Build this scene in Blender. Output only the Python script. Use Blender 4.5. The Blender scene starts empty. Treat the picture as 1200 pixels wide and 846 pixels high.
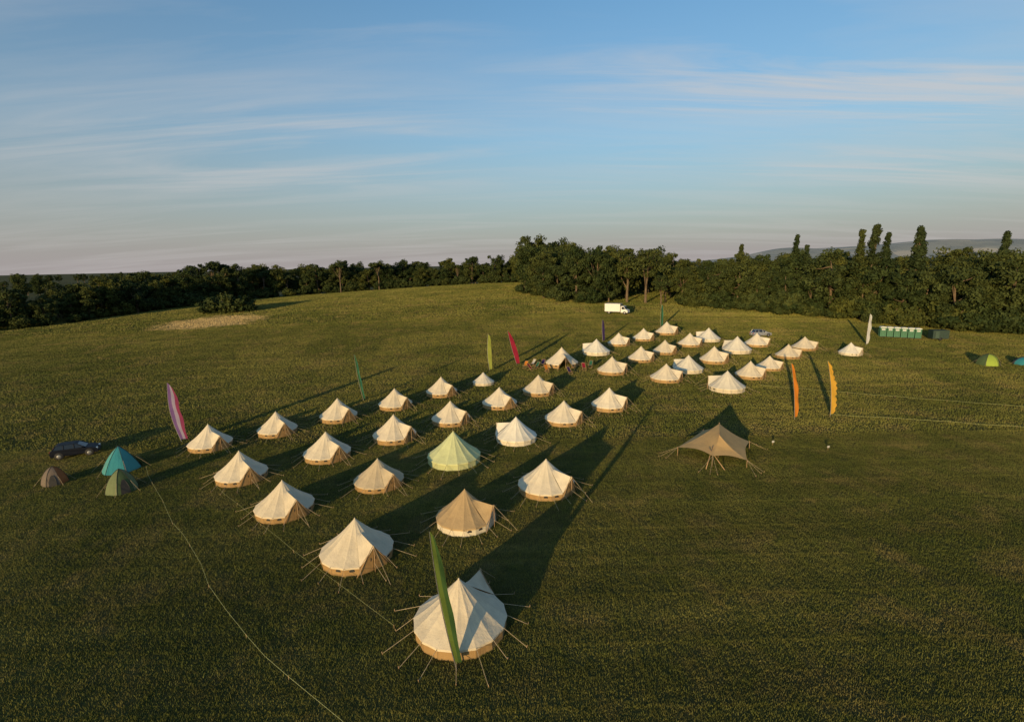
import bpy, math, random
import numpy as np
from mathutils import Vector, Matrix
random.seed(7); rng=np.random.default_rng(7)
scene=bpy.context.scene
COL=scene.collection

# ---------------------------------------------------------------- terrain height
def ss(a,b,x):
    s=max(0.0,min(1.0,(x-a)/(b-a))); return s*s*(3-2*s)
def H(x,y):
    lat=0.35+0.65*math.exp(-((x-10)/120.0)**2)
    return 10.5*ss(45,240,y)*lat*(1-ss(250,520,y))
def HN(x,y):
    e=1.0
    return Vector((-(H(x+e,y)-H(x-e,y))/2,-(H(x,y+e)-H(x,y-e))/2,1)).normalized()

# ---------------------------------------------------------------- material helpers
def newmat(name):
    m=bpy.data.materials.new(name); m.use_nodes=True
    nt=m.node_tree; b=nt.nodes['Principled BSDF']
    return m,nt,b
def N(nt,t,**k):
    n=nt.nodes.new(t)
    for a,v in k.items(): setattr(n,a,v)
    return n
def noise(nt,scale,detail=4,rough=.55,vec=None,dist=0):
    n=N(nt,'ShaderNodeTexNoise'); n.inputs['Scale'].default_value=scale; n.inputs['Detail'].default_value=detail
    n.inputs['Roughness'].default_value=rough; n.inputs['Distortion'].default_value=dist
    if vec is not None: nt.links.new(vec,n.inputs['Vector'])
    return n.outputs['Fac']
def ramp(nt,fac,stops):
    r=N(nt,'ShaderNodeValToRGB'); el=r.color_ramp.elements
    while len(el)<len(stops): el.new(0.5)
    for e,(p,c) in zip(el,stops):
        e.position=p; e.color=(c[0],c[1],c[2],1) if not isinstance(c,(int,float)) else (c,c,c,1)
    nt.links.new(fac,r.inputs['Fac']); return r.outputs['Color']
def mix(nt,fac,a,b,blend='MIX'):
    m=N(nt,'ShaderNodeMix',data_type='RGBA',blend_type=blend)
    for s,v in ((m.inputs[0],fac),(m.inputs[6],a),(m.inputs[7],b)):
        if isinstance(v,(int,float)): s.default_value=v
        elif isinstance(v,tuple): s.default_value=(v[0],v[1],v[2],1)
        else: nt.links.new(v,s)
    return m.outputs[2]
def math_(nt,op,a,b=None,clamp=False):
    m=N(nt,'ShaderNodeMath',operation=op,use_clamp=clamp)
    for i,v in enumerate((a,b)):
        if v is None: continue
        if isinstance(v,(int,float)): m.inputs[i].default_value=v
        else: nt.links.new(v,m.inputs[i])
    return m.outputs[0]
def wpos(nt): return N(nt,'ShaderNodeNewGeometry').outputs['Position']
def opos(nt): return N(nt,'ShaderNodeTexCoord').outputs['Object']
def bump(nt,b,h,st,dist):
    n=N(nt,'ShaderNodeBump'); n.inputs['Strength'].default_value=st; n.inputs['Distance'].default_value=dist
    nt.links.new(h,n.inputs['Height']); nt.links.new(n.outputs[0],b.inputs['Normal'])
def simple(name,c,rough=.6,var=.15,scale=3,metal=0,bmp=0):
    m,nt,b=newmat(name)
    f=noise(nt,scale,4,.6,opos(nt))
    d=tuple(max(0,x*(1-var)) for x in c); l=tuple(x*(1+var) for x in c)
    nt.links.new(ramp(nt,f,[(.3,d),(.7,l)]),b.inputs['Base Color'])
    b.inputs['Roughness'].default_value=rough; b.inputs['Metallic'].default_value=metal
    if bmp: bump(nt,b,f,bmp,.02)
    return m

# ---------------------------------------------------------------- materials
def patch_mask(nt,P):
    """pale dry-grass mound on the left of the field"""
    m=N(nt,'ShaderNodeMapping'); nt.links.new(P,m.inputs['Vector'])
    m.vector_type='POINT'; m.inputs['Location'].default_value=(92/16.,-157/15.,0); m.inputs['Scale'].default_value=(1/16.,1/15.,0)
    l=N(nt,'ShaderNodeVectorMath',operation='LENGTH'); nt.links.new(m.outputs[0],l.inputs[0])
    j=math_(nt,'MULTIPLY',math_(nt,'SUBTRACT',noise(nt,.25,4,.6,P),.5),1.5)
    d=math_(nt,'ADD',l.outputs['Value'],j)
    return math_(nt,'MULTIPLY',math_(nt,'SUBTRACT',1.05,d),2.6,clamp=True)
def grass_color(nt,P,dark,lite,dry):
    big=noise(nt,.035,6,.65,P,.8); mid=noise(nt,.22,5,.65,P,.4); fine=noise(nt,2.2,4,.65,P)
    mp=N(nt,'ShaderNodeMapping'); nt.links.new(P,mp.inputs[0]); mp.inputs['Rotation'].default_value=(0,0,math.radians(-38)); mp.inputs['Scale'].default_value=(.012,.42,0)
    st=noise(nt,1.0,3,.6,mp.outputs[0])
    c=mix(nt,ramp(nt,big,[(.42,0),(.58,1)]),dark,lite)
    c=mix(nt,math_(nt,'MULTIPLY',ramp(nt,mid,[(.50,0),(.66,1)]),.6),c,dry)
    c=mix(nt,math_(nt,'MULTIPLY',ramp(nt,noise(nt,.5,4,.7,P,.6),[(.52,0),(.66,1)]),.42),c,(dark[0]*.55,dark[1]*.75,dark[2]*.6))
    c=mix(nt,math_(nt,'MULTIPLY',ramp(nt,st,[(.46,0),(.56,1)]),.30),c,tuple(x*.6 for x in dark))
    c=mix(nt,math_(nt,'MULTIPLY',ramp(nt,fine,[(.4,0),(.7,1)]),.25),c,tuple(x*.5 for x in dark))
    return mix(nt,math_(nt,'MULTIPLY',patch_mask(nt,P),.9),c,(.50,.37,.18))
def mat_ground():
    m,nt,b=newmat('field_ground'); P=wpos(nt)
    c=grass_color(nt,P,(.065,.064,.020),(.105,.098,.030),(.13,.10,.042))
    nt.links.new(c,b.inputs['Base Color']); b.inputs['Roughness'].default_value=.95
    b.inputs['Specular IOR Level'].default_value=.1
    bump(nt,b,noise(nt,2.0,6,.7,P),1,.4); return m
def mat_grass():
    m,nt,b=newmat('grass_blades'); P=wpos(nt)
    c=grass_color(nt,P,(.122,.134,.030),(.225,.212,.054),(.285,.215,.085))
    a=N(nt,'ShaderNodeAttribute',attribute_name='tint').outputs['Fac']
    c=mix(nt,1.0,c,ramp(nt,a,[(0,.75),(1,1.22)]),'MULTIPLY')
    nt.links.new(c,b.inputs['Base Color']); b.inputs['Roughness'].default_value=.7
    b.inputs['Specular IOR Level'].default_value=.12
    return m
def mat_leaf(name,dark,lite):
    m,nt,b=newmat(name)
    a=N(nt,'ShaderNodeAttribute',attribute_name='tint').outputs['Fac']
    r=N(nt,'ShaderNodeObjectInfo').outputs['Random']
    c=ramp(nt,a,[(0,dark),(1,lite)])
    c=mix(nt,1.0,c,ramp(nt,r,[(0,(.50,.62,.58)),(.4,(.9,.95,.95)),(.8,(1.1,1.05,.9)),(1,(1.35,1.2,.85))]),'MULTIPLY')
    nt.links.new(c,b.inputs['Base Color']); b.inputs['Roughness'].default_value=.8
    b.inputs['Specular IOR Level'].default_value=.1
    return m
def mat_canvas(name,c,seg=16,trans=.12):
    m,nt,b=newmat(name); P=opos(nt)
    f=noise(nt,1.1,5,.6,P); g=noise(nt,7,4,.6,P)
    r=N(nt,'ShaderNodeObjectInfo').outputs['Random']
    col=ramp(nt,f,[(.3,tuple(x*.82 for x in c)),(.6,c)])
    col=mix(nt,1.0,col,ramp(nt,r,[(0,(.84,.81,.76)),(1,(1,1,1))]),'MULTIPLY')
    s=N(nt,'ShaderNodeSeparateXYZ'); nt.links.new(P,s.inputs[0])
    ang=math_(nt,'ARCTAN2',s.outputs[1],s.outputs[0])
    fr=math_(nt,'ABSOLUTE',math_(nt,'SINE',math_(nt,'MULTIPLY',ang,seg/2.)))
    seam=math_(nt,'SUBTRACT',1,math_(nt,'MULTIPLY',fr,9,clamp=True))
    col=mix(nt,math_(nt,'MULTIPLY',seam,.35),col,tuple(x*.6 for x in c))
    nt.links.new(col,b.inputs['Base Color']); b.inputs['Roughness'].default_value=.85
    b.inputs['Specular IOR Level'].default_value=.2
    h=math_(nt,'ADD',f,math_(nt,'MULTIPLY',g,.3))
    bump(nt,b,h,.6,.12)
    tr=N(nt,'ShaderNodeBsdfTranslucent'); nt.links.new(col,tr.inputs['Color'])
    ms=N(nt,'ShaderNodeMixShader'); ms.inputs[0].default_value=trans
    out=[n for n in nt.nodes if n.type=='OUTPUT_MATERIAL'][0]
    nt.links.new(b.outputs[0],ms.inputs[1]); nt.links.new(tr.outputs[0],ms.inputs[2]); nt.links.new(ms.outputs[0],out.inputs[0])
    return m

M_ground=mat_ground(); M_grass=mat_grass()
M_leaf=mat_leaf('foliage_oak',(.018,.029,.010),(.074,.088,.027))
M_leafd=mat_leaf('foliage_poplar',(.016,.027,.011),(.056,.072,.026))
M_bark=simple('bark',(.13,.09,.055),.9,.35,2,bmp=.6)
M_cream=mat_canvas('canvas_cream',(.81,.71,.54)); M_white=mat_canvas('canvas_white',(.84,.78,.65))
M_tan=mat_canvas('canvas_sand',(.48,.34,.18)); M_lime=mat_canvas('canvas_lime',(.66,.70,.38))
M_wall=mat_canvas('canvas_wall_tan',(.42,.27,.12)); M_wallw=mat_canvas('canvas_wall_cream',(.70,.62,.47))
M_mesh=simple('mosquito_mesh',(.03,.028,.025),.8)
M_rope=simple('rope',(.36,.28,.17),.9); M_pole=simple('wood_pole',(.36,.23,.12),.7)
M_tape=simple('boundary_tape',(.28,.29,.11),.7)
M_metal=simple('grey_metal',(.35,.35,.35),.4,metal=.8)
M_black=simple('black_rubber',(.02,.02,.02),.8); M_glass=simple('dark_glass',(.012,.015,.02),.15)

# ---------------------------------------------------------------- mesh helpers
class MB:
    def __init__(s): s.v=[]; s.f=[]; s.m=[]; s.sm=[]
    def add(s,vs,fs,mi=0,smooth=False):
        o=len(s.v); s.v+= [tuple(v) for v in vs]
        for f in fs: s.f.append(tuple(i+o for i in f)); s.m.append(mi); s.sm.append(smooth)
    def tube(s,p0,p1,r0,r1=None,n=6,mi=0,caps=True):
        r1=r0 if r1 is None else r1
        p0=Vector(p0);p1=Vector(p1); d=(p1-p0).normalized()
        a=d.orthogonal().normalized(); b=d.cross(a)
        vs=[];
        for p,r in((p0,r0),(p1,r1)):
            for i in range(n):
                t=2*math.pi*i/n; vs.append(p+a*math.cos(t)*r+b*math.sin(t)*r)
        fs=[(i,(i+1)%n,n+(i+1)%n,n+i) for i in range(n)]
        if caps: fs+=[tuple(range(n))[::-1],tuple(range(n,2*n))]
        s.add(vs,fs,mi,True if n>5 else False)
    def box(s,c,d,mi=0):
        x,y,z=c; a,b,h=d[0]/2,d[1]/2,d[2]/2
        vs=[(x+i*a,y+j*b,z+k*h) for i in(-1,1) for j in(-1,1) for k in(-1,1)]
        s.add(vs,[(0,1,3,2),(4,6,7,5),(0,4,5,1),(2,3,7,6),(0,2,6,4),(1,5,7,3)],mi)
    def mesh(s,name,mats,attr=None):
        me=bpy.data.meshes.new(name); me.from_pydata(s.v,[],s.f)
        for m in mats: me.materials.append(m)
        me.polygons.foreach_set('material_index',s.m); me.polygons.foreach_set('use_smooth',s.sm)
        me.update(); return me
def obj(name,me,loc=(0,0,0),rz=0,sc=1,parent=None):
    o=bpy.data.objects.new(name,me); COL.objects.link(o)
    o.location=loc; o.rotation_euler=(0,0,rz); o.scale=(sc,)*3 if isinstance(sc,(int,float)) else sc
    if parent: o.parent=parent
    return o
def empty(name,loc=(0,0,0)):
    e=bpy.data.objects.new(name,None); COL.objects.link(e); e.location=loc; e.empty_display_size=.5; return e

# ---------------------------------------------------------------- ground
def axis(lo,hi,step,far):
    a=list(np.arange(lo,hi+.1,step)); g=step
    up=[hi]; 
    while up[-1]<far: g*=1.22; up.append(up[-1]+g)
    g=step; dn=[lo]
    while dn[-1]>-far: g*=1.22; dn.append(dn[-1]-g)
    return dn[:0:-1]+a+up[1:]
xs=axis(-320,320,4,9000); ys=axis(-20,560,4,9000)
vs=[(x,y,H(x,y)) for y in ys for x in xs]; nx=len(xs)
fs=[(j*nx+i,j*nx+i+1,(j+1)*nx+i+1,(j+1)*nx+i) for j in range(len(ys)-1) for i in range(nx-1)]
me=bpy.data.meshes.new('ground'); me.from_pydata(vs,[],fs); me.materials.append(M_ground)
me.polygons.foreach_set('use_smooth',[True]*len(fs)); obj('ground',me)

# ---------------------------------------------------------------- grass tiles
def grass_tile(name,size,dens,hgt,wid,seed):
    r=np.random.default_rng(seed); n=int(size*size*dens)
    k=int(n/25); cc=r.uniform(-size/2,size/2,(k,2))
    idx=r.integers(0,k,n); base=np.where(r.random((n,1))<.4, cc[idx]+r.normal(0,.16 if size<10 else .6,(n,2)), r.uniform(-size/2,size/2,(n,2)))
    ch=r.uniform(.6,1.25,k)[idx]
    h=hgt*ch*r.uniform(.5,1.2,n); a=r.uniform(0,2*math.pi,n); w=wid*r.uniform(.6,1.3,n)
    dx=np.cos(a)*w/2; dy=np.sin(a)*w/2; la=r.uniform(0,2*math.pi,n); l=h*r.uniform(.1,.7,n)
    V=np.zeros((n,3,3)); V[:,0,0]=base[:,0]-dx; V[:,0,1]=base[:,1]-dy; V[:,1,0]=base[:,0]+dx; V[:,1,1]=base[:,1]+dy
    V[:,2,0]=base[:,0]+np.cos(la)*l; V[:,2,1]=base[:,1]+np.sin(la)*l; V[:,2,2]=h; V[:,:2,2]=-.03
    me=bpy.data.meshes.new(name); me.from_pydata(V.reshape(-1,3).tolist(),[],np.arange(3*n).reshape(-1,3).tolist())
    me.materials.append(M_grass)
    at=me.attributes.new('tint','FLOAT','FACE'); at.data.foreach_set('value',(.5*r.random(n)+.5*(ch-.6)/.65).astype(np.float32))
    return me
near=[grass_tile('grass_turf_near_%d'%i,4.2,350,.11,.036,100+i) for i in range(6)]
midt=[grass_tile('grass_turf_mid_%d'%i,10.6,60,.18,.11,200+i) for i in range(4)]
fart=[grass_tile('grass_turf_far_%d'%i,21,17,.28,.26,300+i) for i in range(4)]
G=empty('grass')
def lay(tiles,step,y0,y1,xmax):
    y=y0
    while y<y1:
        x=-xmax(y)
        while x<xmax(y):
            px=x; py=y
            n=HN(px,py)
            q=Vector((0,0,1)).rotation_difference(n).to_matrix().to_4x4()
            o=bpy.data.objects.new('turf',random.choice(tiles)); COL.objects.link(o); o.parent=G
            o.matrix_world=Matrix.Translation((px,py,H(px,py)))@q@Matrix.Rotation(math.pi/2*random.randint(0,3),4,'Z')
            x+=step
        y+=step
lay(near,4,10,58,lambda y:y*1.08+8)
lay(midt,10,61,142,lambda y:y*1.1+10)
lay(fart,20,151,270,lambda y:min(190,y*1.1+10))

# ---------------------------------------------------------------- trees
def tree_mesh(name,h,cr,cz,ch,nb,br,nl,ls,seed,leafmat,shape='round',trunk=.35,limbs=9):
    r=np.random.default_rng(seed); mb=MB()
    top=cz+ch*.3
    pts=[(0,0,-.5)]; k=5
    for i in range(1,k+1): pts.append((r.normal(0,.12)*i*.6,r.normal(0,.12)*i*.6,top*i/k))
    for i in range(k): mb.tube(pts[i],pts[i+1],trunk*(1-.75*i/k),trunk*(1-.75*(i+1)/k),7,0,False)
    C=[];SC=[]
    while len(C)<nb:
        if shape=='poplar':
            zz=r.uniform(-1,1); a=r.uniform(0,6.28)
            rad=cr*(1.0 if zz<-.2 else (1-(zz+.2)/1.2*.92))*math.sqrt(r.random())*(.75 if zz<-.8 else 1)
            C.append((rad*math.cos(a),rad*math.sin(a),cz+zz*ch*.5)); SC.append(1.0 if zz<0 else 1-.55*zz); continue
        p=r.uniform(-1,1,3); d=np.linalg.norm(p)
        if d>1 or d<.35: continue
        if shape=='pine': rad=cr*(1-.3*abs(p[2]))
        else: rad=cr*(1.0 if p[2]>0 else 1-.15*abs(p[2]))
        C.append((p[0]*rad*r.uniform(.85,1.12),p[1]*rad*r.uniform(.85,1.12),cz+p[2]*ch*.5*r.uniform(.85,1.1))); SC.append(1.0)
    C=np.array(C); SC=np.array(SC)
    for i in range(limbs):
        c=C[r.integers(0,nb)]; z0=r.uniform(.35,.9)*top
        z0=min(z0,c[2]-.2) if c[2]>1 else z0*.5
        j=min(k-1,int(max(0,z0)/top*k)); base=Vector(pts[j]).lerp(Vector(pts[j+1]),.5)
        mid=base.lerp(Vector(c),.55)+Vector((0,0,-.3))
        mb.tube(base,mid,trunk*.38,trunk*.2,5,0,False); mb.tube(mid,Vector(c),trunk*.2,.03,5,0,False)
    nq0=len(mb.f)
    tot=nb*nl; d=r.normal(0,1,(tot,3)); d/=np.linalg.norm(d,axis=1)[:,None]
    bi=np.repeat(np.arange(nb),nl); R=(br*SC*r.uniform(.6,1.35,nb))[bi]
    rr=R*r.uniform(.45,1.08,tot)
    P=C[bi]+d*rr[:,None]*np.array([1,1,1.3 if shape=='poplar' else .72])
    nrm=d+r.normal(0,.65,(tot,3)); nrm/=np.linalg.norm(nrm,axis=1)[:,None]
    t1=np.cross(nrm,r.normal(0,1,(tot,3))); t1/=np.linalg.norm(t1,axis=1)[:,None]; t2=np.cross(nrm,t1)
    s=ls*r.uniform(.5,1.3,tot)[:,None]
    Q=np.stack([P-t1*s,P-t2*s*.6,P+t1*s,P+t2*s*.6],1)
    ok=Q[:,:,2].min(1)>0.05; Q=Q[ok]; bi2=bi[ok]; n=len(Q); o=len(mb.v)
    V=mb.v+[tuple(v) for v in Q.reshape(-1,3).tolist()]
    F=mb.f+(np.arange(4*n).reshape(-1,4)+o).tolist()
    me=bpy.data.meshes.new(name); me.from_pydata(V,[],F); me.materials.append(M_bark); me.materials.append(leafmat)
    mi=np.ones(len(F),dtype=np.int32); mi[:nq0]=0; me.polygons.foreach_set('material_index',mi)
    bt=r.random(nb)[bi2]; tint=np.zeros(len(F),dtype=np.float32); tint[nq0:]=np.clip(.6*bt+.4*r.random(n),0,1)
    me.attributes.new('tint','FLOAT','FACE').data.foreach_set('value',tint)
    return me
oaks=[tree_mesh('oak_%d'%i,18,[6.6,5.2,7.2,4.6,5.8,6.2][i],[9.6,10.2,8.8,9.8,9.2,10.4][i],[14.5,15,12.5,16,14,13.5][i],50,1.7,130,.36,10+i,M_leaf,trunk=.42) for i in range(6)]
bare=[tree_mesh('tall_oak_%d'%i,18,5.6,13.0,8.8,32,1.8,115,.38,30+i,M_leaf,trunk=.45,limbs=16) for i in range(2)]
pops=[tree_mesh('poplar_%d'%i,24,1.9+.35*i,12.5,23,100,1.0,80,.28,40+i,M_leafd,'poplar',.35,8) for i in range(3)]
pines=[tree_mesh('pine_%d'%i,15,4.2,12.8,3.4,20,1.2,110,.34,50+i,M_leafd,'pine',.3,12) for i in range(2)]
bush=[tree_mesh('bush_%d'%i,4,3.2,2.0,3.6,26,1.1,100,.3,60+i,M_leaf,trunk=.12,limbs=6) for i in range(2)]

def put(name,me,x,y,s,parent=None,sz=None):
    s2=(s,s,sz if sz else s)
    return obj(name,me,(x,y,H(x,y)-.1),random.uniform(0,6.28),s2,parent)
W=empty('woodland')
edge=[(6,203,21),(12,173,18),(27,163,17),(43,161,16),(58,157,14),(73,146,15),(84,140,17),(92,132,18),(99,124,18),(106,118,17.5),(115,115,17),(128,112,17),(150,110,17),(175,108,18)]
def along(poly,step):
    out=[]
    for a,b in zip(poly[:-1],poly[1:]):
        L=math.hypot(b[0]-a[0],b[1]-a[1]); n=max(1,int(round(L/step)))
        for i in range(n):
            t=i/n; out.append(tuple(a[k]+(b[k]-a[k])*t for k in range(len(a))))
    out.append(poly[-1]); return out
fr=along(edge,6.0)
for i,(x,y,h) in enumerate(fr):
    if x>52:
        for k in range(2): put('hedge_bush',random.choice(bush),x+random.uniform(-3,3),y+random.uniform(-1,2),random.uniform(.8,1.8),W)
    src=bare if 36<x<50 else oaks
    s=h/18.2*random.uniform(.62,1.18)
    put('oak_tree',random.choice(src),x+random.uniform(-1,1),y+4+random.uniform(-2,3),s,sz=s*random.uniform(.9,1.1))
    if src is oaks and random.random()<.7:
        put('hedge_bush',random.choice(bush),x+random.uniform(-3,3),y+random.uniform(-1,1.5),random.uniform(.6,1.3),W)
for row in range(1,7):
    for (x,y,h) in along(edge,8):
        dx,dy=.35,.94
        px=x+dx*row*8+random.uniform(-3,3); py=y+dy*row*8+4+random.uniform(-3,3)
        if 36<x<50 and row<3: continue
        s=h/18.5*random.uniform(.60,1.17)
        put('woodland_tree',random.choice(oaks),px,py,s,W,s*random.uniform(.9,1.1))
for x,y,s in [(85,155,.90),(87,153,.78),(92,137,.96),(95,136,1.03),(97.5,135,.93),(105,134,1.0),(107,136,.9),(131,138,.95),(70,158,.78)]:
    put('poplar_tree',random.choice(pops),x,y,s*1.08,sz=s)
left=[(-240,120,15),(-200,134,15),(-170,150,14.5),(-157,162,14),(-149,174,13.5),(-145,190,14),(-142,208,14),(-134,226,14),(-128,250,14)]
for row in range(5):
    for (x,y,h) in along(left,6.5):
        s=h/18.5*random.uniform(.62,1.18)
        put('woodland_tree',random.choice(oaks if random.random()<.85 else pines),x-row*7*.8+random.uniform(-2.5,2.5),y+row*7*.7+random.uniform(-2.5,2.5),s,W,s*random.uniform(.9,1.1))
        if row==0: put('hedge_bush',random.choice(bush),x+random.uniform(0,3),y-random.uniform(1,3),random.uniform(.7,1.4),W)
crest=[(-128,252,15),(-100,268,14.5),(-70,275,14),(-40,275,13),(-15,272,13),(8,262,14),(14,235,18)]
for row in range(4):
    for (x,y,h) in along(crest,6):
        s=h/18.5*random.uniform(.55,1.2)
        put('woodland_tree',random.choice(oaks if random.random()<.88 else pines),x+random.uniform(-2,2),y+row*8+random.uniform(-2,2),s,W,s*random.uniform(.9,1.15))
        if row==0:
            for k in range(2): put('hedge_bush',random.choice(bush),x+random.uniform(-3,3),y-random.uniform(2,4),random.uniform(.8,1.3),W)
for x,y,s in [(-142,232,1.15),(-136,236,1.25),(-131,240,1.15),(-86,262,1.05),(-68,268,1.0),(-128,262,1.1),(-20,270,.95)]: put('pine_tree',random.choice(pines),x,y,s)
put('hawthorn_bush',bush[0],-99,178,1.7); put('hawthorn_bush',bush[1],-93,179,1.4); put('hawthorn_bush',bush[1],-105,180,1.4)
D=empty('distant_woods')
for i in range(420):
    a=random.uniform(-1.0,1.05); d=random.uniform(420,1500); x=math.sin(a)*d; y=math.cos(a)*d
    put('far_tree',random.choice(oaks),x,y,random.uniform(.7,1.05)*(1+.15*(d>900)),D)

# ---------------------------------------------------------------- distant downs
def mat_hazy_hill():
    m,nt,b=newmat('hazy_downs'); P=wpos(nt)
    v=N(nt,'ShaderNodeTexVoronoi'); v.inputs['Scale'].default_value=.0045; nt.links.new(P,v.inputs['Vector'])
    s=N(nt,'ShaderNodeSeparateColor'); nt.links.new(v.outputs['Color'],s.inputs[0])
    c=ramp(nt,s.outputs[0],[(0,(.24,.25,.23)),(.6,(.27,.28,.25)),(.75,(.37,.35,.29)),(1,(.44,.39,.31))])  # field and wood tones greyed: distance haze painted into the base colour
    c=mix(nt,ramp(nt,noise(nt,.004,5,.6,P),[(.5,0),(.56,1)]),c,(.20,.22,.21))
    nt.links.new(c,b.inputs['Base Color']); b.inputs['Roughness'].default_value=1; return m
hv=[];hf=[]; nxx=120; ny=14
for j in range(ny):
    for i in range(nxx):
        x=900+i*60.0; t=j/(ny-1); y=3300+t*1600-(x-3000)*.15
        rid=math.exp(-((x/y-.9)/.42)**2)*140+45*math.exp(-((x/y-.5)/.12)**2)
        rid*= ss(.32,.55,x/y)
        rid+=8*math.sin(x*.004)+5*math.sin(x*.011+1)
        hv.append((x,y,rid*ss(0,.7,t)-4))
for j in range(ny-1):
    for i in range(nxx-1):
        a=j*nxx+i; hf.append((a,a+1,a+nxx+1,a+nxx))
me=bpy.data.meshes.new('distant_hills'); me.from_pydata(hv,[],hf); me.materials.append(mat_hazy_hill()); me.polygons.foreach_set('use_smooth',[True]*len(hf)); obj('distant_hills',me)

# ---------------------------------------------------------------- bell tents
def bell_tent(name,roof,wall,door=True,guys=16,open_=False):
    """materials: 0 roof 1 wall 2 mesh 3 rope 4 pole"""
    mb=MB(); n=16; ew=.62; er=2.5; pk=2.72; sub=3; rings=7
    def prof(t,ang):
        k=abs(((ang/(2*math.pi/n))%1)-.5)*2
        r=.07+(er-.07)*t
        z=pk+(ew-pk)*t - .15*math.sin(math.pi*min(1,t*1.0))
        r*=1-.035*(1-k)*t; z-=.05*(1-k)*math.sin(math.pi*t)
        return r,z
    na=n*sub; vs=[]
    for j in range(rings+1):
        t=j/rings
        for i in range(na):
            ang=2*math.pi*i/na; r,z=prof(t,ang); vs.append((r*math.cos(ang),r*math.sin(ang),z))
    for i in range(na):
        ang=2*math.pi*i/na; r,z=prof(1,ang); vs.append(((r-.01)*math.cos(ang),(r-.01)*math.sin(ang),z-.12))
    fs=[]
    for j in range(rings+1):
        for i in range(na):
            a=(i/sub+.5/sub)
            if door and (a<1 or a>n-1) and j>=2: continue
            fs.append((j*na+i,j*na+(i+1)%na,(j+1)*na+(i+1)%na,(j+1)*na+i))
    mb.add(vs,fs,0)
    mb.add([vs[i] for i in range(na)],[tuple(range(na))],0)
    mb.tube((0,0,pk-.02),(0,0,pk+.1),.07,.03,8,0)
    wv=[];wf=[]
    for i in range(na+1):
        ang=2*math.pi*i/na; r,z=prof(1,ang); r-=.09
        wv+=[(r*math.cos(ang),r*math.sin(ang),z+.02),(r*1.012*math.cos(ang),r*1.012*math.sin(ang),0)]
    for i in range(na):
        a=(i/sub+.5/sub)
        if door and (a<1 or a>n-1): continue
        wf.append((2*i,2*i+1,2*i+3,2*i+2))
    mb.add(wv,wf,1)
    sa=2*math.pi/n
    if door:
        r2,z2=prof(2/rings,0); E=(er*math.cos(sa),er*math.sin(sa),ew)
        ax=2.62; az=1.78
        S=(r2*.98,0,z2+.02); A=(ax,0,az)
        r2b,z2b=prof(2/rings,sa)
        def lerp(p,q,t): return tuple(p[k]+(q[k]-p[k])*t for k in range(3))
        for sg in(1,-1):
            Eo=(E[0]+.02,E[1]*sg,E[2]); Sb=(r2b*math.cos(sa),r2b*math.sin(sa)*sg,z2b)
            g=4; vv=[]
            for i in range(g+1):
                t=i/g; p=lerp(S,A,t); q=lerp(Sb,Eo,t)
                for kk in range(g+1):
                    u=kk/g; w=list(lerp(p,q,u)); w[2]-=.10*math.sin(math.pi*u)*(t); vv.append(tuple(w))
            ff=[(i*(g+1)+k2,i*(g+1)+k2+1,(i+1)*(g+1)+k2+1,(i+1)*(g+1)+k2) for i in range(g) for k2 in range(g)]
            mb.add(vv,ff,0)
            B=(E[0]-.02,E[1]*sg*1.12,0); Mb=(E[0]+.05,.02*sg,0); At=(ax-.07,.01*sg,az-.05); Ei=(E[0]-.02,E[1]*sg,ew-.02)
            if not open_:
                mb.add([At,Ei,B,Mb],[(0,1,2,3)],1)
                c=Vector((E[0]+.115,.32*sg,.90)); nv=(Vector(Ei)-Vector(At)).cross(Vector(Mb)-Vector(At)).normalized()
                if nv.x<0: nv=-nv
                e1=Vector((0,1,0)); e2=nv.cross(e1).normalized(); e1=e2.cross(nv)
                cc=c-nv*((c-Vector(At)).dot(nv))+nv*.015
                mb.add([cc+e1*.20*math.cos(t*.5236)+e2*.20*math.sin(t*.5236) for t in range(12)],[tuple(range(12))],2)
            mb.tube((ax-.1,.03*sg,az),(E[0]+.1,E[1]*sg*1.3,0),.025,mi=4)
        mb.tube((ax-.03,0,0),(ax-.03,0,az+.08),.028,mi=4)
    for a in (1.5,2.5,13.5,14.5):
        if not door: break
        ang=a*sa; r=er*(1-.035)-.05; c=Vector((r*math.cos(ang),r*math.sin(ang),.33)); t1=Vector((-math.sin(ang),math.cos(ang),0))
        mb.add([c+t1*.19*math.cos(t*.5236)+Vector((0,0,.15*math.sin(t*.5236))) for t in range(12)],[tuple(range(12))],2)
    for i in range(guys):
        ang=2*math.pi*i/guys+random.uniform(-.06,.06); ca,sa_=math.cos(ang),math.sin(ang); L=3.65 if i%2 else 4.0
        L+=random.uniform(-.25,.3); a0=2*math.pi*i/guys
        mb.tube((er*math.cos(a0),er*math.sin(a0),ew),(L*ca,L*sa_,.06),.014,n=4,mi=3)
        mb.tube((L*ca,L*sa_,-.1),((L+.05)*ca,(L+.05)*sa_,.16),.020,n=4,mi=4)
    if door: mb.tube((2.6,0,1.8),(4.6,0,.05),.014,n=4,mi=3)
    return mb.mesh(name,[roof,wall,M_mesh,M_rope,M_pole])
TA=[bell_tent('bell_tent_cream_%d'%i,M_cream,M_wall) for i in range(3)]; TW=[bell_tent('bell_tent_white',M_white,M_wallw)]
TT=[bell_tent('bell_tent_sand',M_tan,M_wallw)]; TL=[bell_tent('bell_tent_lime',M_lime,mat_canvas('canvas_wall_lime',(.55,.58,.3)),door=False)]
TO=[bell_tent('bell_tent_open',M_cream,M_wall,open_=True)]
TM=[bell_tent('bell_tent_beige',mat_canvas('canvas_beige',(.66,.55,.38)),M_wall)]
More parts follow.
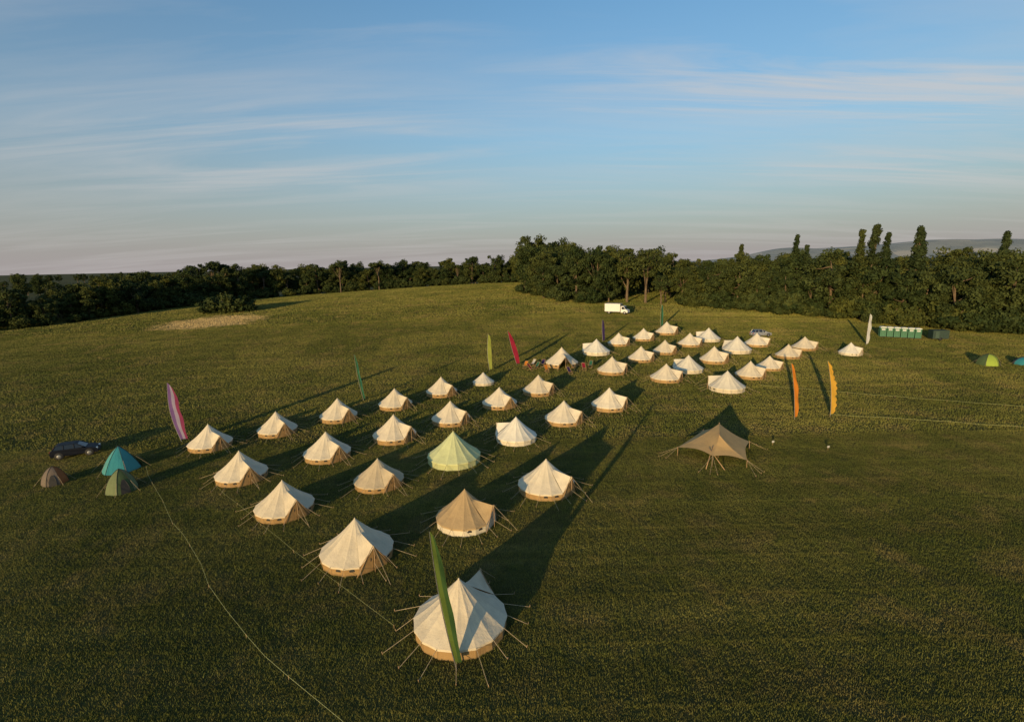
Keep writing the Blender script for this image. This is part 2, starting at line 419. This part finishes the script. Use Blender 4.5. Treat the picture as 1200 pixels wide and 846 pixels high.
tents=[(-2.9,23.2,5.2,'A',60),(-10.4,30.7,5.0,'A',-40),(-18.3,37.9,4.7,'A',-45),(-25.4,45,4.7,'A',-35),(-33.5,54,4.6,'A',-40),
(-3.7,35.4,4.7,'T',-30),(-12.1,43,4.6,'M',-35),(-19.2,50.1,4.9,'A',-45),(-28,58.3,4.6,'A',-40),
(2.7,40.9,5.1,'A',-38),(-5.9,47.9,5.5,'L',0),(-13.4,55.2,5.0,'A',-38),(-22.3,63.1,4.8,'A',-40),
(.3,54.1,4.7,'W',150),(-7.7,60.9,4.9,'A',-30),(-16.1,67.9,4.7,'A',-42),(6.2,60.1,4.9,'A',-36),(-1.8,67.3,4.9,'A',-48),(-10.5,73.6,4.7,'A',-40),
(12.7,65.3,4.8,'A',-35),(3.8,73,4.8,'A',-42),(-4.6,79.4,3.5,'W',100),(31.3,72.7,5.2,'W',150),(8.8,89,5.9,'O',-80),(16.7,83.9,5.0,'A',-40),
(24.2,78.7,5.0,'A',-32),(29.5,84,5.0,'W',140),(36.1,89.9,5.0,'A',-45),(37.9,79.7,4.6,'A',-40),(43.5,84.8,4.2,'A',-42),
(16.4,97.9,5.4,'W',160),(23.6,92.1,4.8,'A',-40),(29.6,97.6,4.6,'A',-42),(43.4,97.3,5.4,'W',130),(50.9,92.8,4.4,'A',-40),(57.5,99.2,4.6,'A',-42),
(36.5,103.7,4.8,'A',-40),(49.8,102.8,4.8,'A',-45),(42,108.1,5.0,'W',140),(28.6,109.9,4.7,'A',-40),(22.3,105.5,4.6,'A',-45),(35.3,115.6,5.0,'A',-42),(63.6,94.6,4.0,'W',-60)]
tm={'A':TA,'W':TW,'T':TT,'L':TL,'O':TO,'M':TM}
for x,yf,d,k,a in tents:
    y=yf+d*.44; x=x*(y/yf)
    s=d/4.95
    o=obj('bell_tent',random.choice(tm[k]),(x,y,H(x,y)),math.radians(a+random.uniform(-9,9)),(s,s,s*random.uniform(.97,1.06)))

# ---------------------------------------------------------------- feather banners
def banner(x,y,h,w,cols,lean=0,curve=0.0,rz=0,edge='smooth'):
    mb=MB(); n=24
    def px(t): return lean*t+curve*math.sin(math.pi*t)
    for i in range(n):
        a,b=i/n,(i+1)/n; mb.tube((px(a),0,a*h-.0),(px(b),0,b*h),.035-.02*a,.035-.02*b,6,0,False)
    nc=6; vs=[]
    z0=.05
    for i in range(n*2+1):
        t=i/(n*2); tt=z0+(1-z0)*t
        wd=w*(math.sin(math.pi*min(1,t*.80+.14))**.5)
        if edge=='tooth': wd*=(.72+.28*abs(math.sin(t*math.pi*9)))
        for k in range(nc+1):
            u=k/nc; vs.append((px(tt)+.03+u*wd,.10*math.sin(5*t*math.pi+u*2.2)*u,tt*h-u*.5*(t**2)*w))
    for i in range(n*2):
        for k in range(nc):
            a=i*(nc+1)+k; mb.add([vs[a],vs[a+1],vs[a+nc+2],vs[a+nc+1]],[(0,1,2,3)],1+min(len(cols)-1,int(k/nc*len(cols))))
    mats=[M_metal]+cols
    return obj('feather_banner',mb.mesh('feather_banner',mats),(x,y,H(x,y)),rz)
def cloth(n,c):
    return mat_canvas(n,c,seg=0.01,trans=.3)
c_gr=cloth('banner_green',(.12,.18,.035)); c_pu=cloth('banner_purple',(.20,.11,.32)); c_pk=cloth('banner_pink',(.30,.05,.13)); c_wh=cloth('banner_white',(.75,.75,.72))
c_dg=cloth('banner_dark_green',(.05,.11,.03)); c_yg=cloth('banner_yellow_green',(.36,.40,.08)); c_rd=cloth('banner_crimson',(.34,.02,.05)); c_or=cloth('banner_orange',(.70,.24,.03))
c_ye=cloth('banner_yellow',(.78,.44,.06)); c_te=cloth('banner_teal',(.04,.18,.12)); c_nv=cloth('banner_navy',(.05,.03,.12)); c_li=cloth('banner_lilac',(.38,.33,.48))
banner(-3.1,22.4,7.6,.48,[c_gr,c_dg],lean=-1.0,curve=-.15)
banner(-39.2,57.8,7.2,1.25,[c_pu,c_li,c_pk],lean=-.7,curve=-.5)
banner(-22,73.2,7.0,.4,[c_dg,c_te],lean=-.9,curve=-.15)
banner(-4,89,6.6,.7,[c_yg],lean=-.1,curve=-.25)
banner(.9,92.7,6.4,.9,[c_rd],lean=-1.6,curve=-.1)
banner(35,61.1,7.2,.5,[c_or],lean=-1.0,curve=.15)
banner(40,62,7.2,.75,[c_ye],lean=-1.0,curve=.25,edge='tooth')
banner(73,104,6.5,.65,[c_wh],lean=.2,curve=-.1)
banner(37,126,5.6,.6,[c_dg,c_te],lean=0,curve=-.1)
banner(20,111,4.9,.55,[c_nv],lean=-.2,curve=-.1)

# ---------------------------------------------------------------- festival dome tents
def dome_tent(name,loc,rad,h,cols,pointy=0.0,sides=6,rz=0):
    mb=MB(); R=8; na=sides*3; vs=[]
    for j in range(R+1):
        t=j/R; a=t*math.pi/2
        r=rad*((1-pointy)*math.sin(a)+pointy*t); z=h*((1-pointy)*math.cos(a)+pointy*(1-t))
        for i in range(na):
            ang=2*math.pi*i/na; k=abs(((i/3)%1)-.5)*2
            rr=max(r,.02)*(1-.10*(1-k)); vs.append((rr*math.cos(ang),rr*math.sin(ang),z))
    for j in range(R):
        for i in range(na):
            mb.add([vs[j*na+i],vs[j*na+(i+1)%na],vs[(j+1)*na+(i+1)%na],vs[(j+1)*na+i]],[(0,1,2,3)],(i//3)%len(cols))
    for s in range(sides):
        for j in range(R):
            mb.tube(Vector(vs[j*na+s*3])*1.012,Vector(vs[(j+1)*na+s*3])*1.012,.018,n=5,mi=len(cols)+1,caps=False)
    p=Vector((math.cos(math.pi/sides),math.sin(math.pi/sides),0)); t=Vector((-p.y,p.x,0))
    d=[]
    for k in range(13):
        a=math.pi*k/12; z=.62*h*math.sin(a)
        rr=rad*(1-.10)*math.sqrt(max(0,1-(z/h)**2))*(1-pointy)+rad*.92*(1-z/h)*pointy+.06
        d.append(p*rr*1.03+t*rad*.28*math.cos(a)+Vector((0,0,z)))
    mb.add(d,[tuple(range(13))],len(cols)+1)
    for s in range(sides):
        ang=2*math.pi*s/sides; mb.tube((rad*.8*math.cos(ang),rad*.8*math.sin(ang),h*.5),(rad*1.5*math.cos(ang),rad*1.5*math.sin(ang),.02),.012,n=4,mi=len(cols)+2)
    return obj(name,mb.mesh(name,cols+[M_metal,M_mesh,M_rope]),(loc[0],loc[1],H(*loc)),rz)
t_teal=cloth('nylon_teal',(.06,.34,.40)); t_lteal=cloth('nylon_light_teal',(.12,.42,.42)); t_green=cloth('nylon_green',(.12,.18,.08)); t_lg=cloth('nylon_sage',(.24,.29,.15))
t_or=cloth('nylon_orange',(.55,.20,.07)); t_gy=cloth('nylon_grey',(.26,.21,.17)); t_y=cloth('nylon_lime',(.45,.60,.10))
dome_tent('camping_tent',(-40.5,50),1.75,2.5,[t_teal,t_lteal],.7,6,.3)
dome_tent('camping_tent',(-36.6,44.8),1.3,2.1,[t_green,t_lg],.35,6,-1.2)
dome_tent('camping_tent',(-44.6,46.8),1.05,1.7,[t_gy,t_or,t_gy],.25,6,-1.5)
dome_tent('camping_tent',(82.8,87.2),1.7,1.9,[t_y,t_green,t_y],.1,6,-1.4)
dome_tent('camping_tent',(89,87),1.6,1.3,[t_teal,t_gy],.1,6,-1.2)

# ---------------------------------------------------------------- stretch tarp shelter
def tarp():
    mb=MB(); A1=Vector((22.0,52.4,2.75)); A2=Vector((20.9,49.6,2.45))
    c=[Vector((17.0,50.4,.95)),Vector((19.4,47.3,1.15)),Vector((22.6,46.9,.8)),Vector((25.0,51.6,.95)),Vector((21.4,55.2,1.1))]
    z=H(20,50)
    g=8
    def panel(a,b,p,q):
        vv=[]
        for i in range(g+1):
            t=i/g; e=p.lerp(q,t); e=e.lerp((a+b)/2,.10*math.sin(math.pi*t)); r=a.lerp(b,t)
            for k in range(g+1):
                u=k/g; w=r.lerp(e,u); w.z-=.20*math.sin(math.pi*u); vv.append(w)
        ff=[(i*(g+1)+k,i*(g+1)+k+1,(i+1)*(g+1)+k+1,(i+1)*(g+1)+k) for i in range(g) for k in range(g)]
        mb.add(vv,ff,0,True)
    panel(A1,A2,c[0],c[1]); panel(A2,A2,c[1],c[2]); panel(A2,A1,c[2],c[3]); panel(A1,A1,c[3],c[4]); panel(A1,A1,c[4],c[0])
    mb.tube((A1.x,A1.y,0),A1+Vector((0,0,.12)),.04,mi=1); mb.tube((A2.x,A2.y,0),A2+Vector((0,0,.12)),.04,mi=1)
    ctr=Vector((21.3,50.3,0))
    for k,p in enumerate(c):
        mb.tube((p.x,p.y,0),p+Vector((0,0,.08)),.03,mi=1)
        d=(Vector((p.x,p.y,0))-ctr).normalized()
        for s in (-.4,.1,.45):
            dd=Matrix.Rotation(s,3,'Z')@d
            e=Vector((p.x,p.y,0))+dd*random.uniform(1.5,2.2); mb.tube(p,e,.013,n=4,mi=2); mb.tube(e-Vector((0,0,.1)),e+Vector((0,0,.15)),.02,n=4,mi=1)
    mb.tube((18.6,46.8,0),(19.9,48.6,1.7),.04,mi=1); mb.tube((20.3,46.4,0),(19.4,48.4,1.6),.04,mi=1)
    return obj('tarp_shelter',mb.mesh('tarp_shelter',[mat_canvas('tarp_sand',(.66,.44,.20),seg=.01,trans=.15),M_pole,M_rope]),(0,0,z))
tarp()

# ---------------------------------------------------------------- vehicles
def car(name,x,y,rz,paint,L=4.1):
    mb=MB(); hw=.86
    out=[(-2.0,.28),(-2.05,.62),(-2.0,.92),(-1.85,1.0),(-1.72,1.04),(.85,.98),(1.55,.88),(1.95,.72),(2.05,.5),(2.02,.28)]
    def ext(pts,hwf,mi,smooth=False):
        n=len(pts); vs=[(px,-hwf(pz),pz) for px,pz in pts]+[(px,hwf(pz),pz) for px,pz in pts]
        mb.add(vs,[tuple(range(n)),tuple(range(2*n-1,n-1,-1))]+[(i,i+n,(i+1)%n+n,(i+1)%n) for i in range(n)],mi,smooth)
    ext(out,lambda z:hw-.05*max(0,z-.6)/.4-(.05 if z<.4 else 0),0)
    cab=[(-1.80,1.02),(-1.5,1.40),(-1.2,1.46),(.05,1.46),(.30,1.40),(1.0,.98)]
    ext(cab,lambda z:hw-.08-.32*(z-1.0),1)
    ext([(-1.56,1.40),(-1.25,1.475),(.05,1.475),(.34,1.40),(.05,1.44),(-1.2,1.44)],lambda z:hw-.20,0)
    for sg in(1,-1):
        for (a,b) in (((-1.78,1.03),(-1.5,1.42)),((-.85,1.0),(-.85,1.45)),((.08,1.0),(.02,1.45)),((1.0,.99),(.28,1.42))):
            mb.tube((a[0],sg*(hw-.075),a[1]),(b[0],sg*(hw-.21),b[1]),.045,n=5,mi=0)
        for wx in(-1.28,1.28):
            mb.tube((wx,sg*(hw-.2),.32),(wx,sg*(hw+.02),.32),.33,n=18,mi=2); mb.tube((wx,sg*(hw-.1),.32),(wx,sg*(hw+.035),.32),.2,n=12,mi=3)
            mb.tube((wx,sg*(hw-.25),.36),(wx,sg*(hw+.005),.36),.39,n=18,mi=2)
        mb.box((1.93,sg*.6,.68),(.14,.34,.16),4); mb.box((-1.98,sg*.66,.82),(.12,.2,.24),5)
        mb.box((.75,sg*(hw+.07),1.02),(.14,.18,.12),0)
    mb.box((2.05,0,.42),(.05,.9,.14),2); mb.box((-2.06,0,.6),(.03,.5,.11),4)
    s=L/4.1
    o=obj(name,mb.mesh(name,[paint,M_glass,M_black,M_metal,simple('lamp_lens',(.7,.7,.65),.15),simple('tail_lens',(.4,.02,.02),.2)]),(x,y,H(x,y)+.04),rz,s)
    bv=o.modifiers.new('b','BEVEL'); bv.width=.035; bv.segments=2; bv.limit_method='ANGLE'
    return o
p1=simple('paint_navy',(.006,.008,.014),.5); p1.node_tree.nodes['Principled BSDF'].inputs['Specular IOR Level'].default_value=.12
p2=simple('paint_silver',(.45,.45,.46),.25,metal=.6)
car('parked_car',-48.6,54.2,math.radians(28),p1,4.2)
car('parked_car',56,114,math.radians(5),p2,4.3)
def van():
    mb=MB(); white=simple('van_white',(.66,.64,.60),.5,.08)
    mb.box((-1.0,0,1.72),(4.3,2.1,2.1),0); mb.box((-1.0,0,.6),(4.5,1.2,.22),1)
    for sx in(-3.17,1.17): mb.box((sx,0,1.72),(.06,2.16,2.16),3)
    pr=[(1.27,.45),(1.27,2.1),(1.55,2.2),(2.1,2.15),(2.65,1.3),(3.1,1.15),(3.2,.45)]
    n=len(pr); mb.add([(a,-.95,b) for a,b in pr]+[(a,.95,b) for a,b in pr],[tuple(range(n)),tuple(range(2*n-1,n-1,-1))]+[(i,i+n,(i+1)%n+n,(i+1)%n) for i in range(n)],0)
    for sg in(1,-1):
        mb.add([(1.55,sg*.965,1.35),(1.55,sg*.965,1.98),(2.1,sg*.965,1.98),(2.52,sg*.965,1.35)],[(0,1,2,3)],2)
        for wx in(-2.0,2.35): mb.tube((wx,sg*.7,.40),(wx,sg*1.0,.40),.42,n=16,mi=1); mb.tube((wx,sg*.8,.40),(wx,sg*1.02,.40),.2,n=10,mi=3)
        mb.box((3.15,sg*.7,.85),(.1,.3,.2),3)
    mb.add([(2.16,-.8,2.08),(2.16,.8,2.08),(2.64,.85,1.36),(2.64,-.85,1.36)],[(0,1,2,3)],2)
    o=obj('box_van',mb.mesh('box_van',[white,M_black,M_glass,M_metal]),(30.0,144.5,H(30,144.5)+.12),math.radians(-32),1.05)
    bv=o.modifiers.new('b','BEVEL'); bv.width=.04; bv.segments=2; bv.limit_method='ANGLE'
van()

# ---------------------------------------------------------------- portable toilets
g_loo=simple('toilet_green',(.03,.13,.07),.45); w_loo=simple('toilet_white',(.60,.62,.58),.45,.05)
def toilet():
    mb=MB(); mb.box((0,0,.08),(1.15,1.15,.16),2); mb.box((0,0,1.12),(1.08,1.08,1.92),0)
    for sx in(-1,1):
        for sy in(-1,1): mb.box((sx*.52,sy*.52,1.12),(.1,.1,1.94),0)
    mb.box((0,-.56,1.00),(.62,.05,1.3),0); mb.box((0,-.57,1.72),(.62,.05,.34),1); mb.box((.28,-.60,1.1),(.05,.04,.14),2)
    for k in range(3): mb.box((0,-.60,1.65+k*.07),(.5,.02,.025),2)
    R=[(-.6,2.08),(-.6,2.16),(-.35,2.30),(.35,2.30),(.6,2.16),(.6,2.08)]; n=6
    mb.add([(a,-.62,b) for a,b in R]+[(a,.62,b) for a,b in R],[tuple(range(n)),tuple(range(2*n-1,n-1,-1))]+[(i,i+n,(i+1)%n+n,(i+1)%n) for i in range(n)],1)
    mb.tube((.4,.4,2.2),(.4,.4,2.5),.05,mi=2)
    return mb.mesh('portable_toilet',[g_loo,w_loo,M_black])
TOI=toilet()
for i in range(6):
    x=82.4+i*1.30*.93; y=112.6-i*.45; obj('portable_toilet',TOI,(x,y,H(x,y)),math.radians(-20))
mb=MB(); mb.box((0,0,1.25),(3.0,1.9,1.7),0); mb.box((0,0,2.14),(3.1,2.0,.08),0); mb.box((0,0,.36),(3.0,1.5,.08),1); mb.tube((1.5,0,.36),(2.7,0,.36),.05,mi=1)
for sg in(1,-1): mb.tube((0,sg*.7,.32),(0,sg*.95,.32),.32,n=14,mi=1)
mb.box((-.7,-.97,1.2),(.7,.04,1.4),2)
obj('tank_trailer',mb.mesh('tank_trailer',[simple('trailer_green',(.02,.04,.03),.5),M_black,simple('trailer_door',(.04,.07,.05),.5)]),(91.6,108.6,H(90.3,108.6)),math.radians(-12))

# ---------------------------------------------------------------- deckchairs
def deckchair(mat):
    mb=MB()
    for sg in(-.28,.28):
        mb.tube((-.45,sg,.02),(.55,sg,.45),.022,n=5,mi=1); mb.tube((.45,sg*.93,.02),(-.55,sg*.93,1.0),.022,n=5,mi=1)
    for p in((.55,.45),(-.55,1.0),(-.45,.03),(.45,.03)): mb.tube((p[0],-.3,p[1]),(p[0],.3,p[1]),.022,n=5,mi=1)
    vs=[]
    for i in range(9):
        t=i/8; x=-.55+1.1*t; z=1.0+(.45-1.0)*t-.30*math.sin(math.pi*t)
        vs+=[(x,-.25,z),(x,-.08,z),(x,.08,z),(x,.25,z)]
    for i in range(8):
        for k in range(3): a=i*4+k; mb.add([vs[a],vs[a+1],vs[a+5],vs[a+4]],[(0,1,2,3)],0)
    return mb.mesh('deckchair',[mat,M_pole])
dk=[deckchair(c_rd),deckchair(c_te),deckchair(c_or),deckchair(c_nv),deckchair(c_wh)]
for i,(x,y) in enumerate([(3.2,88.5),(4.4,89.6),(2.4,90.2),(5.6,91.2),(3.8,91.6),(12.6,88.0),(14.0,89.6),(6.0,87.2),(9.8,85.6)]):
    obj('deckchair',dk[i%5],(x,y,H(x,y)+.1),random.uniform(-2.6,-.4),1.15)
mb=MB(); mb.tube((0,0,-.1),(0,0,.75),.03,mi=1); mb.box((0,-.05,.62),(.38,.03,.3),0)
SG=mb.mesh('marker_sign',[c_wh,M_pole])
for x,y in((28.1,52.8),(33,51)): obj('marker_sign',SG,(x,y,H(x,y)),.2,.7)

# ---------------------------------------------------------------- boundary ropes
def rope(pts,h=.20,r=.012,name='boundary_rope'):
    mb=MB(); P=along([(a,b) for a,b in pts],3.0)
    W3=[Vector((a+random.uniform(-.12,.12),b,H(a,b)+h-.07*(i%2))) for i,(a,b) in enumerate(P)]
    for a,b in zip(W3[:-1],W3[1:]): mb.tube(a,b,r,n=5,mi=0,caps=False)
    for i,v in enumerate(W3):
        if i%2==0: mb.tube((v.x,v.y,v.z-h-.1),(v.x,v.y,v.z+.06),.014,n=5,mi=1)
    obj(name,mb.mesh(name,[M_tape,M_pole]))
rope([(-38,50),(-34.6,46),(-31,42),(-27.4,38),(-24,34.6),(-19.6,29.6),(-15,25),(-11.4,22),(-8,19.5),(-5,16)],r=.011)
rope([(40,62),(49,59.5),(58,56.3),(75,51)],h=.32,r=.020)
rope([(38,76),(56,68),(70,62),(95,53)],h=.32,r=.018)
rope([(-28,45),(-18,35.5),(-7,25.5)],r=.008)

# ---------------------------------------------------------------- camera
p=math.radians(10.76); r=math.radians(1.2)
f=Vector((0,math.cos(p),-math.sin(p))); u0=Vector((0,math.sin(p),math.cos(p))); r0=Vector((1,0,0))
R=math.cos(r)*r0-math.sin(r)*u0; U=math.cos(r)*u0+math.sin(r)*r0
cd=bpy.data.cameras.new('camera'); cam=bpy.data.objects.new('camera',cd); COL.objects.link(cam)
mw=Matrix((R,U,-f)).transposed().to_4x4(); mw.translation=Vector((0,0,20)); cam.matrix_world=mw
cd.lens=18; cd.sensor_width=36; cd.clip_end=20000; cd.clip_start=.5; scene.camera=cam

# ---------------------------------------------------------------- sun + sky
EL=math.radians(7.5); AZ=math.radians(207)
sd=Vector((math.sin(AZ)*math.cos(EL),math.cos(AZ)*math.cos(EL),math.sin(EL)))
L=bpy.data.lights.new('sun','SUN'); L.energy=5.0; L.angle=math.radians(.5); L.color=(1,.70,.34)
lo=bpy.data.objects.new('sun',L); COL.objects.link(lo); lo.rotation_euler=(-sd).to_track_quat('-Z','Y').to_euler(); lo.location=(0,0,60)
w=bpy.data.worlds.new('World'); scene.world=w; w.use_nodes=True; nt=w.node_tree
bg=nt.nodes['Background']
sky=N(nt,'ShaderNodeTexSky',sky_type='NISHITA'); sky.sun_disc=False; sky.sun_elevation=EL; sky.sun_rotation=AZ
sky.air_density=1.0; sky.dust_density=1.5; sky.ozone_density=1.5
tc=N(nt,'ShaderNodeTexCoord').outputs['Generated']
sp=N(nt,'ShaderNodeSeparateXYZ'); nt.links.new(tc,sp.inputs[0])
z=math_(nt,'MAXIMUM',sp.outputs[2],0.0); zc=math_(nt,'ADD',z,.10)
cx=math_(nt,'DIVIDE',sp.outputs[0],zc); cy=math_(nt,'DIVIDE',sp.outputs[1],zc)
cv=N(nt,'ShaderNodeCombineXYZ'); nt.links.new(cx,cv.inputs[0]); nt.links.new(cy,cv.inputs[1])
def cloud(rot,sc,loc,scale,lo_,hi_,dist=.8,det=9):
    mp=N(nt,'ShaderNodeMapping'); nt.links.new(cv.outputs[0],mp.inputs[0]); mp.inputs['Rotation'].default_value=(0,0,math.radians(rot)); mp.inputs['Scale'].default_value=sc; mp.inputs['Location'].default_value=loc
    return ramp(nt,noise(nt,scale,det,.60,mp.outputs[0],dist),[(lo_,0),(hi_,1)])
def bank(x,y,rx,ry):
    mp=N(nt,'ShaderNodeMapping'); nt.links.new(cv.outputs[0],mp.inputs[0]); mp.inputs['Scale'].default_value=(1/rx,1/ry,1); mp.inputs['Location'].default_value=(-x/rx,-y/ry,0)
    l=N(nt,'ShaderNodeVectorMath',operation='LENGTH'); nt.links.new(mp.outputs[0],l.inputs[0])
    return ramp(nt,l.outputs['Value'],[(.35,1),(1.0,0)])
fil=cloud(5,(.45,3.0,1),(1.3,.4,0),1.2,.40,.60,.7)       # thin cirrus streaks
fil2=cloud(-28,(.32,1.7,1),(5.3,2.4,0),1.3,.42,.66,.6)   # diagonal veils
fil3=cloud(8,(.25,1.3,1),(2.1,7.4,0),1.3,.46,.72,.6)
b1=bank(1.7,2.45,2.3,.62); b1b=bank(2.6,3.5,2.6,.7); b2=bank(-1.4,3.2,2.2,1.5); b3=bank(-.7,1.75,1.2,.6)
cm=math_(nt,'MULTIPLY',fil,math_(nt,'MAXIMUM',b1,math_(nt,'MULTIPLY',b1b,.7)))
cm=math_(nt,'MAXIMUM',cm,math_(nt,'MULTIPLY',fil2,math_(nt,'MAXIMUM',math_(nt,'MULTIPLY',b2,.75),math_(nt,'MULTIPLY',b3,.55))))
cm=math_(nt,'MAXIMUM',cm,math_(nt,'MULTIPLY',fil3,.42))
cm=math_(nt,'MULTIPLY',cm,.72)
haze=ramp(nt,z,[(0,.94),(.08,.70),(.22,.30),(.5,0)])
base=mix(nt,1.0,sky.outputs[0],(1.15,1.85,2.25),'MULTIPLY')
c=mix(nt,haze,base,(3.9,3.5,3.5))
c=mix(nt,cm,c,(6.0,5.8,5.7))
nt.links.new(c,bg.inputs['Color']); bg.inputs['Strength'].default_value=.1
scene.view_settings.view_transform='Standard'; scene.view_settings.look='None'; scene.view_settings.exposure=0; scene.view_settings.gamma=1
